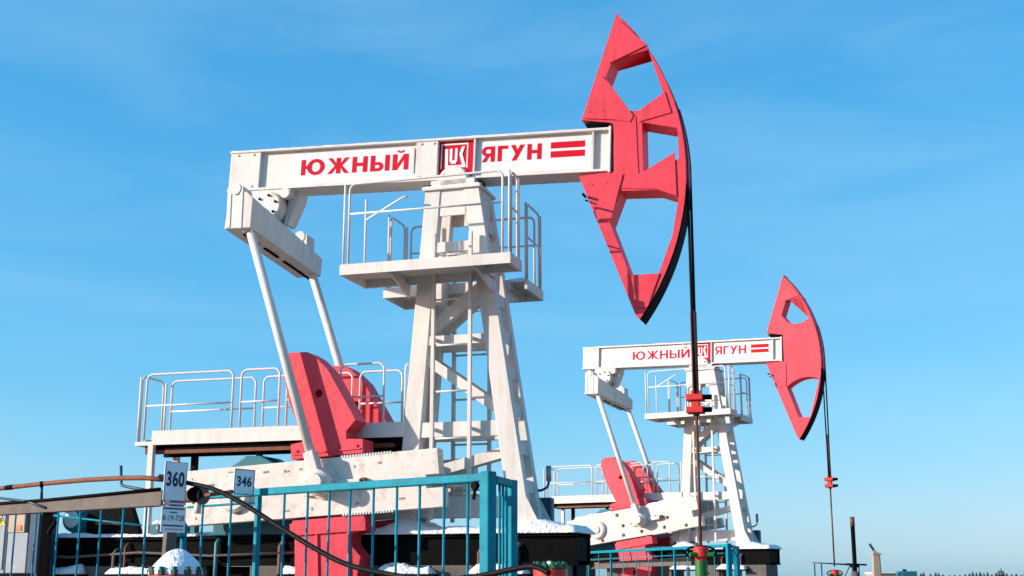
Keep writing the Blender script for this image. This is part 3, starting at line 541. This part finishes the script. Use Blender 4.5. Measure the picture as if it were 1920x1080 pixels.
    hk = [(1.02, .3, 2.02), (1.18, .3, 2.02), (1.26, .3, 2.06), (1.28, .3, 2.12), (1.28, .3, 2.30)]
    P(MB().tube(hk, .018, 8), 'cable_hook', 'navy')
    P(MB().tube([(1.28, .3, 2.14), (1.28, .3, 2.34)], .035, 10), 'hook_lamp', 'steel')
    return root

A1 = R(17)
pump_jack((-0.825, 17.191, 0.0), -A1, 'larger pump jack with horsehead pierced by three openings, beside the fence with number plates', 'three', R(3.4), 0.0, 0.27)
pump_jack((5.06, 33.897, 0.152), -R(29.53), 'smaller looking pump jack with horsehead pierced by two openings, crank plate dotted with holes', 'two', R(8.5), -0.36, 0.22)
J1 = Matrix.Translation((-0.825, 17.191, 0.0)) @ Matrix.Rotation(-A1, 4, 'Z')
J2 = Matrix.Translation((5.06, 33.897, 0.152)) @ Matrix.Rotation(-R(29.53), 4, 'Z')

# ------------------------------------------------------------------ teal guard fences
def fence(name, corner_px, left_px, bars_u, z_top, label, post_u, ret_len, mid, thick=.066):
    c = at_height(*corner_px, z_top); l = at_height(*left_px, z_top); c.z = l.z = 0
    d = (l - c).normalized(); ang = math.atan2(-d.y, -d.x)
    root = empty(name, c, ang); tag(root, label, 'fence')
    inv = root.matrix_basis.inverted()
    def along(u, v=1000): return (inv @ at_wall(u, v, c, d)).x
    L = along(bars_u[0]) - .25
    MB().box((L, -thick / 2, z_top - thick), (.0, thick / 2, z_top)).build('top_rail', 'teal', root, 0.012)
    MB().box((L, -.02, .30), (-.03, .02, .34)).build('bottom_rail', 'teal', root, 0.006)
    for u in bars_u: x = along(u); MB().tube([(x, 0, .32), (x, 0, z_top - thick + .005)], .0108, 8).build('baluster', 'teal', root)
    for u in post_u: x = along(u); MB().box((x - .022, -.024, 0), (x + .022, .024, z_top - thick - .002)).build('post', 'teal', root, 0.004)
    MB().box((-.03, -.05, 0), (.065, .05, z_top + .012)).build('post', 'teal', root, 0.012)
    if mid:
        MB().tube([(along(mid[0][0], mid[0][1]), .015, at_wall(*mid[0], c, d).z), (along(mid[1][0], mid[1][1]), .015, at_wall(*mid[1], c, d).z)], .011, 8).build('mid_rail', 'teal', root)
        if len(mid) > 2: MB().tube([(along(*mid[2]), .015, at_wall(*mid[2], c, d).z), (along(*mid[3]), .015, at_wall(*mid[3], c, d).z)], .011, 8).build('mid_rail', 'teal', root)
    # return panel going back from the corner post
    e = Vector((.28, .96, 0)); el = (inv.to_3x3() @ e).normalized()
    q = el * ret_len
    sd = (-el.y, el.x, 0)
    MB().bar(Vector((.04, .05, z_top - .05)), Vector((.04, .05, z_top - .05)) + q, .05, .06, sd).build('return_rail', 'teal', root, 0.008)
    MB().bar(Vector((.04, .05, .3)), Vector((.04, .05, .3)) + q, .04, .05, sd).build('return_rail', 'teal', root)
    for k in (.3, .5, .7): p = Vector((.04, .05, 0)) + q * k; MB().tube([(p.x, p.y, .3), (p.x, p.y, z_top - .05)], .011, 8).build('baluster', 'teal', root)
    p = Vector((.04, .05, 0)) + q; MB().box((p.x - .04, p.y - .04, 0), (p.x + .04, p.y + .04, z_top - .02)).build('post', 'teal', root, 0.01)
    lk = MB().lathe([(.005, -.02), (.03, -.02), (.036, 0), (.03, .02), (.005, .02)], (-.075, -.045, z_top - .095), (0, 1, 0), 14).build('latch', 'black', root)
    MB().bar((-.075, -.045, z_top - .11), (-.09, -.045, z_top - .20), .02, .018).build('latch_key', 'black', lk)
    return root, c, d
F1, FC, FD = fence('guard_fence', (912, 887), (400, 922), [27, 66, 107, 148, 187, 229, 272, 325, 378, 431, 531, 575, 616, 655, 699, 743, 786, 832, 877], 1.68,
              'teal steel bar fence carrying the white 346 plate', [482], .45, [(349, 951), (480, 942), (77, 964), (262, 985)])
F2, FC2, FD2 = fence('guard_fence', (1365, 1020), (1075, 1035), [1078, 1100, 1122, 1145, 1168, 1192, 1216, 1240, 1264, 1288, 1313, 1338], 1.545,
              'teal steel bar fence in front of the smaller looking pump jack', [1145, 1264], 1.0, [(1080, 1050), (1360, 1037)])

# ------------------------------------------------------------------ number plates
FR = Matrix.Rotation(math.atan2(-FD.y, -FD.x), 4, 'Z')
SA = R(42); SD = Vector((math.cos(SA), math.sin(SA), 0))
def plate_at(px_c, px_w, px_h, p, d):
    cpt = at_wall(*px_c, p, d); a = at_wall(px_c[0] - px_w / 2, px_c[1], p, d); b = at_wall(px_c[0] + px_w / 2, px_c[1], p, d)
    t = at_wall(px_c[0], px_c[1] - px_h / 2, p, d); u = at_wall(px_c[0], px_c[1] + px_h / 2, p, d)
    return cpt, (b - a).length, (t - u).length
def outline(root, wd, h, z0, y, mat, t=.012):
    mb = MB().box((-wd / 2, y, z0), (-wd / 2 + t, -.0135, z0 + h)).box((wd / 2 - t, y, z0), (wd / 2, -.0135, z0 + h)).box((-wd / 2 + t, y, z0), (wd / 2 - t, -.0135, z0 + t)).box((-wd / 2 + t, y, z0 + h - t), (wd / 2 - t, -.0135, z0 + h))
    mb.build('border', mat, root)
pF = FC - Vector((-FD.y, FD.x, 0)) * 0.0
fdir_ang = math.atan2(-FD.y, -FD.x)
nrm = Vector((-FD.y, FD.x, 0));  nrm = nrm if nrm.y < 0 else -nrm       # towards the camera
front = FC + nrm * .06
cpt, wd, h = plate_at((456, 904), 38, 48, at_wall(456, 904, front + nrm * .12, FD), SD)
s1 = empty('number_plate', cpt - Vector((0, 0, h / 2)), SA); s1.rotation_euler.y = R(1.5)
tag(s1, 'small white plate reading 346 hung on the teal fence rail', 'sign')
MB().box((-wd / 2, -.013, 0), (wd / 2, -.008, h)).build('plate', 'plate', s1)
text_mb('346', -wd * .36, wd * .36, h * .33, h * .38, -.0155, .03).build('lettering', 'ink', s1)
outline(s1, wd, h, 0, -.0152, 'mauve', .008)
for x in (-.3, .3): MB().tube([(wd * x, -.012, h * .9), (wd * x, .16, h * .9)], .006, 6).build('hook', 'steel', s1)

# ------------------------------------------------------------------ manifold in front of the fence: sign post, pipes, tray, hose
MP = FC + nrm * 1.15
def W(u, v, back=0.0): return at_wall(u, v, MP - nrm * back, FD)
cpt, wd, h = plate_at((325, 932), 44, 132, at_wall(325, 932, MP + nrm * .16, FD), SD)
s2 = empty('number_plate', cpt - Vector((0, 0, h / 2)), SA); s2.rotation_euler.y = R(1.0)
tag(s2, 'tall white plate reading 360 above a printed notice, on its own post', 'sign')
up_ = MB().box((-wd / 2, -.013, h * .445), (wd / 2 * .93, -.008, h)).build('plate', 'plate', s2)
text_mb('360', -wd * .40, wd * .36, h * .65, h * .21, -.0155, .03).build('lettering', 'ink', s2)
MB().box((-wd * .45, -.012, h * .385), (wd * .5, -.008, h * .43)).build('name_strip', 'plate', s2)
for z in (.388, .418): MB().box((-wd * .44, -.0145, h * z), (wd * .49, -.0125, h * (z + .009))).build('strip_line', 'mauve', s2)
outline(s2, wd * .93, h * .555, h * .445, -.0145, 'mauve', .004)
low = MB().box((-wd / 2, -.0125, 0), (wd / 2 * 1.06, -.008, h * .37)).build('notice', 'plate', s2)
MB().box((-wd * .44, -.0145, h * .325), (wd * .46, -.013, h * .345)).build('print_line', 'ink', low)
MB().box((-wd * .15, -.0145, h * .275), (wd * .15, -.013, h * .29)).build('print_line', 'ink', low)
text_mb('8-19-728', -wd * .44, wd * .46, h * .165, h * .075, -.0145, .005).build('print_line', 'ink', low)
MB().box((-wd * .42, -.0145, h * .085), (wd * .45, -.013, h * .105)).build('print_line', 'ink', low)
MB().box((-wd * .3, -.0145, h * .04), (wd * .45, -.013, h * .05)).build('print_line', 'mauve', low)
p = W(318, 1000); MB().box((-.04, -.005, -cpt.z + h / 2), (.05, .06, h * .6)).build('post', 'grey', s2, 0.006)
# pipe run with supports
pr = empty('rusty_pipe', W(150, 912) * 1); pr.location.z = 0; tag(pr, 'rusty brown pipe running on brackets to the 360 plate', 'pipe')
off = pr.location
loc = lambda u, v, b=0.0: W(u, v, b) - off
pts = [loc(-400, 978), loc(-60, 925), loc(0, 916), loc(80, 907), loc(160, 900), loc(225, 896.5), loc(270, 896), loc(305, 899)]
MB().tube(pts, .021, 12).build('pipe', 'rust', pr)
MB().tube([loc(12, 914.6), loc(26, 913)], .024, 12).build('coupling', 'black', pr)
for u, v0, v1 in ((78, 908, 936),): MB().tube([loc(u, v0), loc(u, v1)], .014, 8).build('bracket', 'navy', pr); MB().tube([loc(u, v0 - 5, -.02), loc(u, v0 + 5, -.02)], .018, 8).build('clamp', 'black', pr)
MB().tube([loc(227, 873), loc(227, 905), loc(229, 910), loc(235, 912), loc(300, 924)], .013, 8).build('bent_bracket', 'navy', pr)
# grey channel tray
tr = empty('cable_tray', (W(150, 940).x, W(150, 940).y, 0)); tag(tr, 'weathered grey channel tray passing in front of the fence bars', 'tray')
off = Vector(tr.location)
a, b = loc(-420, 981, -.02), loc(312, 934, -.02)
MB().bar(a, b, .10, .125, nrm).build('channel', 'grey', tr, 0.006)
MB().tube([loc(-420, 978, -.08), loc(0, 944, -.08), loc(80, 938, -.08), loc(300, 917, -.08)], .014, 8).build('cable', 'black', tr)
MB().tube([loc(-60, 928, -.08), loc(0, 934, -.08), loc(50, 940, -.08), loc(85, 952, -.08)], .012, 8).build('cable', 'navy', tr)
MB().box((loc(90, 950).x - .035, loc(90, 950).y - .03, 0), (loc(90, 950).x + .035, loc(90, 950).y + .06, loc(90, 938).z)).build('leg', 'black', tr)
MB().bar(loc(90, 1000), loc(104, 978), .03, .025, nrm).build('brace', 'black', tr)
# hose from the sign post, sagging past the fence to the red wellhead
hp = [W(300, 893, -.05), W(350, 905, -.05), W(400, 917, -.05), W(450, 941, -.05), W(520, 985, -.05), W(590, 1028, -.05), W(650, 1058, -.05), W(720, 1075, -.05), W(800, 1086, -.05), W(880, 1083, -.05), W(950, 1070, -.05), W(1000, 1062, -.05), W(1030, 1075, -.05)]
def smooth(pts, n=5):
    out = []
    for i in range(len(pts) - 1):
        p0, p1, p2, p3 = pts[max(i - 1, 0)], pts[i], pts[i + 1], pts[min(i + 2, len(pts) - 1)]
        for k in range(n):
            t = k / n; out.append(.5 * ((2 * p1) + (p2 - p0) * t + (2 * p0 - 5 * p1 + 4 * p2 - p3) * t * t + (3 * p1 - p0 - 3 * p2 + p3) * t ** 3))
    return out + [pts[-1]]
ho = MB().tube(smooth(hp), .0185, 10).build('rubber_hose', 'rope'); tag(ho, 'black hose sagging across the teal fence from the 360 plate', 'hose')
# valve by the sign post
vp = W(372, 930, .10)
va = empty('pipe_valve', (vp.x, vp.y, 0), fdir_ang); tag(va, 'dark grey pipe valve with flange between the two number plates', 'valve')
z = vp.z
MB().lathe([(.02, -.12), (.05, -.12), (.05, .02), (.07, .02), (.07, .05), (.05, .05), (.05, .08), (.07, .08), (.07, .11), (.03, .11)], (-.06, 0, z), (1, .15, 0), 20).build('body', 'grey', va)
MB().lathe([(.04, -.015), (.06, -.015), (.06, .015), (.04, .015)], (.03, -.06, z + .01), (.9, -.4, 0), 20).build('flange', 'black', va)
MB().tube([(.0, 0, z - .05), (.0, 0, z - .14)], .028, 10).build('neck', 'cream', va)
MB().tube([(.05, 0, z + .0), (.40, .03, z + .02)], .016, 8).build('lever', 'rust', va)
MB().tube([(-.28, .02, z + .02), (-.25, .02, z - .15), (-.2, .02, z - .25), (-.2, .02, 0)], .026, 10).build('riser', 'teal', va)
MB().lathe([(.02, -.05), (.06, -.05), (.06, .05), (.02, .05)], (-.2, -.02, z - .27), (0, 0, 1), 14).build('union', 'teal', va)

# ------------------------------------------------------------------ wellhead flanges with studs
def stud_flange(u, v, px_w, depth, snow_h, label, green):
    p = at_depth(u, v, depth); r = px_w / 2 / FPX * depth
    root = empty('wellhead_flange', (p.x, p.y, 0)); tag(root, label, 'wellhead')
    z = p.z
    MB().lathe([(r * .55, 0.0), (r * .55, z - .16), (r, z - .15), (r * 1.0, z - .012), (r * .96, z), (r * .2, z)], (0, 0, 0), (0, 0, 1), 36).build('flange', 'red' if not green else 'orange_red', root, 0.004)
    for k in range(12):
        a = 2 * math.pi * (k + .3) / 12; x, y = r * .90 * math.cos(a), r * .90 * math.sin(a)
        st_ = MB().tube([(x, y, z - .004), (x, y, z + .05)], .015, 8).build('stud', 'green_stud', root)
        MB().lathe([(.002, 0), (.025, 0), (.025, .032), (.002, .032)], (x, y, z), (0, 0, 1), 6).build('nut', 'green' if green else 'green_stud', st_)
    sn = MB(); seg, ring = 40, 10; vs = []
    for i in range(ring + 1):
        for k in range(seg):
            a = 2 * math.pi * k / seg; t = i / ring
            rad = r * (.93 if snow_h > .1 else .68) * (1 - t ** 1.5) ** .9; zz = snow_h * (1 - (1 - t) ** 1.35)
            q = noise.noise(Vector((math.cos(a) * 2 * (1 - t), math.sin(a) * 2 * (1 - t), t * 2 + u)))
            lumps = 1 + .14 * q * (1 - t * .6)
            vs.append((rad * lumps * math.cos(a), rad * lumps * math.sin(a), z + .004 + zz * (1 + .10 * q)))
    fs = [(i * seg + k, i * seg + (k + 1) % seg, (i + 1) * seg + (k + 1) % seg, (i + 1) * seg + k) for i in range(ring) for k in range(seg)]
    sn.add(vs, fs, True).build('snow_cap', 'snow', root)
stud_flange(331, 1078, 106, 7.9, .155, 'wide red wellhead flange buried under a tall dome of snow', False)
stud_flange(1031, 1066, 62, 9.2, .05, 'bright red wellhead flange with green nuts and a little snow', True)

# ------------------------------------------------------------------ stuffing boxes under the polished rods
def stuffing_box(J, label, ztop):
    p = J @ Vector((3.314, 0, 0))
    root = empty('wellhead_tree', (p.x, p.y, 0)); tag(root, label, 'wellhead'); z = ztop
    MB().lathe([(.025, z), (.09, z), (.10, z - .02), (.10, z - .12), (.075, z - .14), (.07, z - .17), (.02, z - .17)], (0, 0, 0), (0, 0, 1), 24).build('gland', 'orange_red', root)
    MB().lathe([(.02, z - .171), (.078, z - .171), (.078, .45), (.15, .45), (.15, .36), (.09, .36), (.09, 0), (.02, 0)], (0, 0, 0), (0, 0, 1), 24).build('body', 'green', root)
    pts = [(.19 * math.cos(a), .02 * math.sin(a * 2), z - .07 + .075 * math.sin(a)) for a in [2 * math.pi * k / 24 for k in range(25)]]
    MB().tube(pts, .014, 8).build('handle_ring', 'black', root)
    for s in (-1, 1): MB().lathe([(.01, 0), (.035, 0), (.03, .08), (.01, .08)], (s * .07, -.06, z - .1), (s, -.3, 0), 12).build('side_plug', 'green', root)
stuffing_box(J1, 'red and green wellhead under the larger pump jack rod', 1.27)
stuffing_box(J2, 'small red wellhead inside the thin railing, under the smaller pump jack rod', 1.06)

# ------------------------------------------------------------------ control cabinets behind the fence
cb = J1 @ Vector((-6.20, -.75, 0))
c1 = empty('control_cabinet', cb, -A1); tag(c1, 'grey control cabinet with a yellow warning triangle behind the fence bars', 'cabinet')
MB().box((-.45, -.2, .95), (.02, .2, 1.84)).build('body', 'cab', c1, 0.012)
MB().box((-.42, -.215, 1.0), (-.01, -.202, 1.80)).build('door', 'cab', c1, 0.006)
MB().box((.03, -.2, 1.50), (.30, .2, 1.84)).build('side_panel', 'tan', c1, 0.01)
MB().box((.03, -.19, .95), (.36, .2, 1.498)).build('lower_panel', 'cab', c1, 0.01)
MB().prism([(-.16, 1.60), (.0, 1.60), (-.08, 1.74)], -.222, -.217).build('warning_triangle', 'yellow', c1)
MB().prism([(-.09, 1.71), (-.065, 1.71), (-.075, 1.675), (-.055, 1.675), (-.095, 1.62), (-.085, 1.66), (-.105, 1.66)], -.226, -.223).build('lightning_mark', 'ink', c1)
MB().box((.13, -.208, 1.53), (.25, -.203, 1.60)).build('label_plate', 'orange', c1)
for x in (-.4, .3): MB().box((x - .04, -.1, 0), (x + .04, .1, .948)).build('leg', 'black', c1)
MB().box((-.5, -.21, .88), (.5, .21, .946)).build('shelf', 'black', c1)
c2 = empty('control_cabinet', J1 @ Vector((-5.76, -.75, 0)), -A1); tag(c2, 'narrow dark blue cabinet next to the grey control cabinet', 'cabinet')
MB().box((-.06, -.2, .9), (.12, .2, 1.86)).build('body', 'navy', c2, 0.012); MB().box((-.045, -.212, .95), (.105, -.202, 1.82)).build('door', 'navy', c2, 0.006)
MB().box((-.1, -.22, 1.862), (.17, .22, 1.89)).build('roof', 'teal', c2); MB().box((-.07, -.1, 0), (.14, .1, .9)).build('leg', 'black', c2)

# ------------------------------------------------------------------ tray and valve before the smaller pump jack
t2 = FC2 - Vector((-FD2.y, FD2.x, 0)).normalized() * 0
n2 = Vector((-FD2.y, FD2.x, 0)); n2 = n2 if n2.y < 0 else -n2
Q = lambda u, v: at_wall(u, v, FC2 - n2 * .8, FD2)
tray2 = empty('cable_tray', (Q(1200, 1056).x, Q(1200, 1056).y, 0)); tag(tray2, 'grey channel tray behind the far teal fence', 'tray')
o2 = Vector(tray2.location)
MB().bar(Q(1090, 1062) - o2, Q(1300, 1052) - o2, .12, .17, n2).build('channel', 'grey', tray2, 0.006)
for u in (1100, 1290): q = Q(u, 1056) - o2; MB().box((q.x - .04, q.y - .04, 0), (q.x + .04, q.y + .04, q.z - .09)).build('leg', 'grey', tray2)

# ------------------------------------------------------------------ thin railing and rusty vent at the far well
d0 = 30.5
rl = empty('well_railing', at_depth(1565, 1060, d0)); rl.location.z = 0; tag(rl, 'thin dark railing around the far red wellhead', 'railing')
o3 = Vector(rl.location); K = lambda u, v, d=d0: at_depth(u, v, d) - o3
MB().tube([K(1524, 1055), K(1612, 1059)], .014, 6).build('top_rail', 'navy', rl)
for u, d in ((1527, d0), (1540, d0 + .6), (1598, d0), (1610, d0)): q = K(u, 1057, d); MB().tube([(q.x, q.y, 0), (q.x, q.y, q.z)], .016, 6).build('post', 'navy', rl)
MB().tube([K(1524, 1055), K(1540, 1056, d0 + .6), K(1600, 1060, d0 + .6)], .012, 6).build('back_rail', 'navy', rl)
MB().tube([K(1594, 1060), K(1582, 1085)], .012, 6).build('brace', 'navy', rl)
vt = empty('vent_pipe', at_depth(1604, 1080, 30.0)); vt.location.z = 0; tag(vt, 'tall dark vent pipe with a rusty red top beside the thin railing', 'pipe')
zt = at_depth(1601, 968, 30.0).z
MB().tube([(0, 0, 0), (0, 0, zt - .22)], .05, 12).build('stack', 'black', vt)
MB().tube([(0, 0, zt - .22), (0, 0, zt)], .054, 12).build('rusty_top', 'rod', vt)
MB().lathe([(.04, 0), (.11, 0), (.11, .05), (.04, .05)], (0, 0, CAM_H + .22), (0, 0, 1), 16).build('flange', 'black', vt)
MB().lathe([(.05, 0), (.10, .03), (.10, .12), (.05, .15)], (0, 0, CAM_H - .02), (0, 0, 1), 16).build('valve', 'concrete', vt)
MB().tube([(-.2, 0, CAM_H + .3), (.28, 0, CAM_H + .28)], .02, 8).build('crossbar', 'black', vt)

# ------------------------------------------------------------------ far structures and the tree line
dt = 130.0
mt = empty('distant_tower', at_depth(1645, 1080, dt)); mt.location.z = 0; tag(mt, 'slim beige tower with a slanted dark arm on top, far off', 'tower')
o4 = Vector(mt.location); z1 = at_depth(1645, 1040, dt).z
S = dt / FPX
MB().prism([(-8 * S, 0), (7.5 * S, 0), (6 * S, z1), (-6.5 * S, z1)], -.3, .3).build('shaft', 'beige', mt, 0.02)
MB().prism([(-8 * S, z1), (8.5 * S, z1), (8 * S, z1 + 3 * S), (3 * S, z1 + 4 * S), (-3 * S, z1 + 8 * S), (-7 * S, z1 + 5 * S)], -.36, .36).build('cap', 'beige', mt, 0.02)
MB().bar((-3 * S, 0, z1 + 7 * S), (-11 * S, 0, z1 + 20 * S), .25, .2).build('slanted_arm', 'navy', mt)
MB().bar((6 * S, -.31, 0), (5 * S, -.31, z1), .05, .1).build('corner_post', 'concrete', mt)
db = empty('distant_building', at_depth(1668, 1080, dt + 2)); db.location.z = 0; tag(db, 'low beige building behind the foot of the slim tower', 'building')
zb_ = at_depth(1668, 1075, dt + 2).z
MB().box((-26 * S, 0, 0), (24 * S, 4, zb_)).build('wall', 'beige', db); MB().box((-27 * S, -.2, zb_), (25 * S, 4.2, zb_ + .08)).build('roof', 'snow', db)
dc = empty('site_cabin', at_depth(1705, 1080, dt)); dc.location.z = 0; tag(dc, 'dark teal site cabin with a small chimney, far off', 'cabin')
zc = at_depth(1705, 1071, dt).z
MB().prism([(-15 * S, 0), (15 * S, 0), (15 * S, zc), (-8 * S, zc), (-15 * S, zc - .25)], 0, 3).build('wall', 'roof', dc, 0.03)
MB().box((-5 * S, 1, zc), (1 * S, 1.4, zc + 4 * S)).build('chimney', 'roof', dc)
MB().box((-10 * S, -.03, zc - 1.2), (-4 * S, 0.0, zc - .5)).build('window', 'navy', dc)
def conifer(u, vtop, d, i):
    p = at_depth(u, 1080, d); zt = at_depth(u, vtop, d).z; rnd = random.Random(i)
    t = empty('conifer_tree', (p.x, p.y, 0), rnd.random() * 6); tag(t, 'small dark conifer in the far tree line', 'tree', 'conifers on the far tree line')
    MB().tube([(0, 0, -.2), (0, 0, zt * .9)], .16, 6, .03).build('trunk', 'bark', t)
    mb = MB()
    for k in range(90):
        f = rnd.random() ** .8; z = zt * (.14 + .86 * f); r = (1 - f) ** .85 * zt * rnd.uniform(.16, .3) + .06; a = rnd.random() * 2 * math.pi
        c = Vector((r * .7 * math.cos(a), r * .7 * math.sin(a), z)); s = .35 + .5 * (1 - f)
        vs = [c + Vector((rnd.uniform(-s, s), rnd.uniform(-s, s), rnd.uniform(-s * .7, s * .4))) for _ in range(4)]
        mb.add(vs, [(0, 1, 2), (0, 2, 3), (0, 1, 3)])
    mb.build('crown', 'needles', t)
spots = [(1727, 1075), (1732, 1073), (1745, 1076), (1755, 1073), (1760, 1074), (1768, 1077), (1790, 1078), (1818, 1075), (1824, 1072), (1831, 1074), (1838, 1072), (1845, 1075), (1852, 1072.5), (1860, 1077),
         (1868, 1074), (1873, 1070), (1878, 1066), (1882, 1071), (1888, 1075), (1897, 1077), (1906, 1076), (1915, 1078), (1922, 1073), (1780, 1078.5), (1800, 1078), (1810, 1077)]
for i, (u, v) in enumerate(spots): conifer(u, v, 620 + 90 * ((i * 7) % 5) / 5, i)
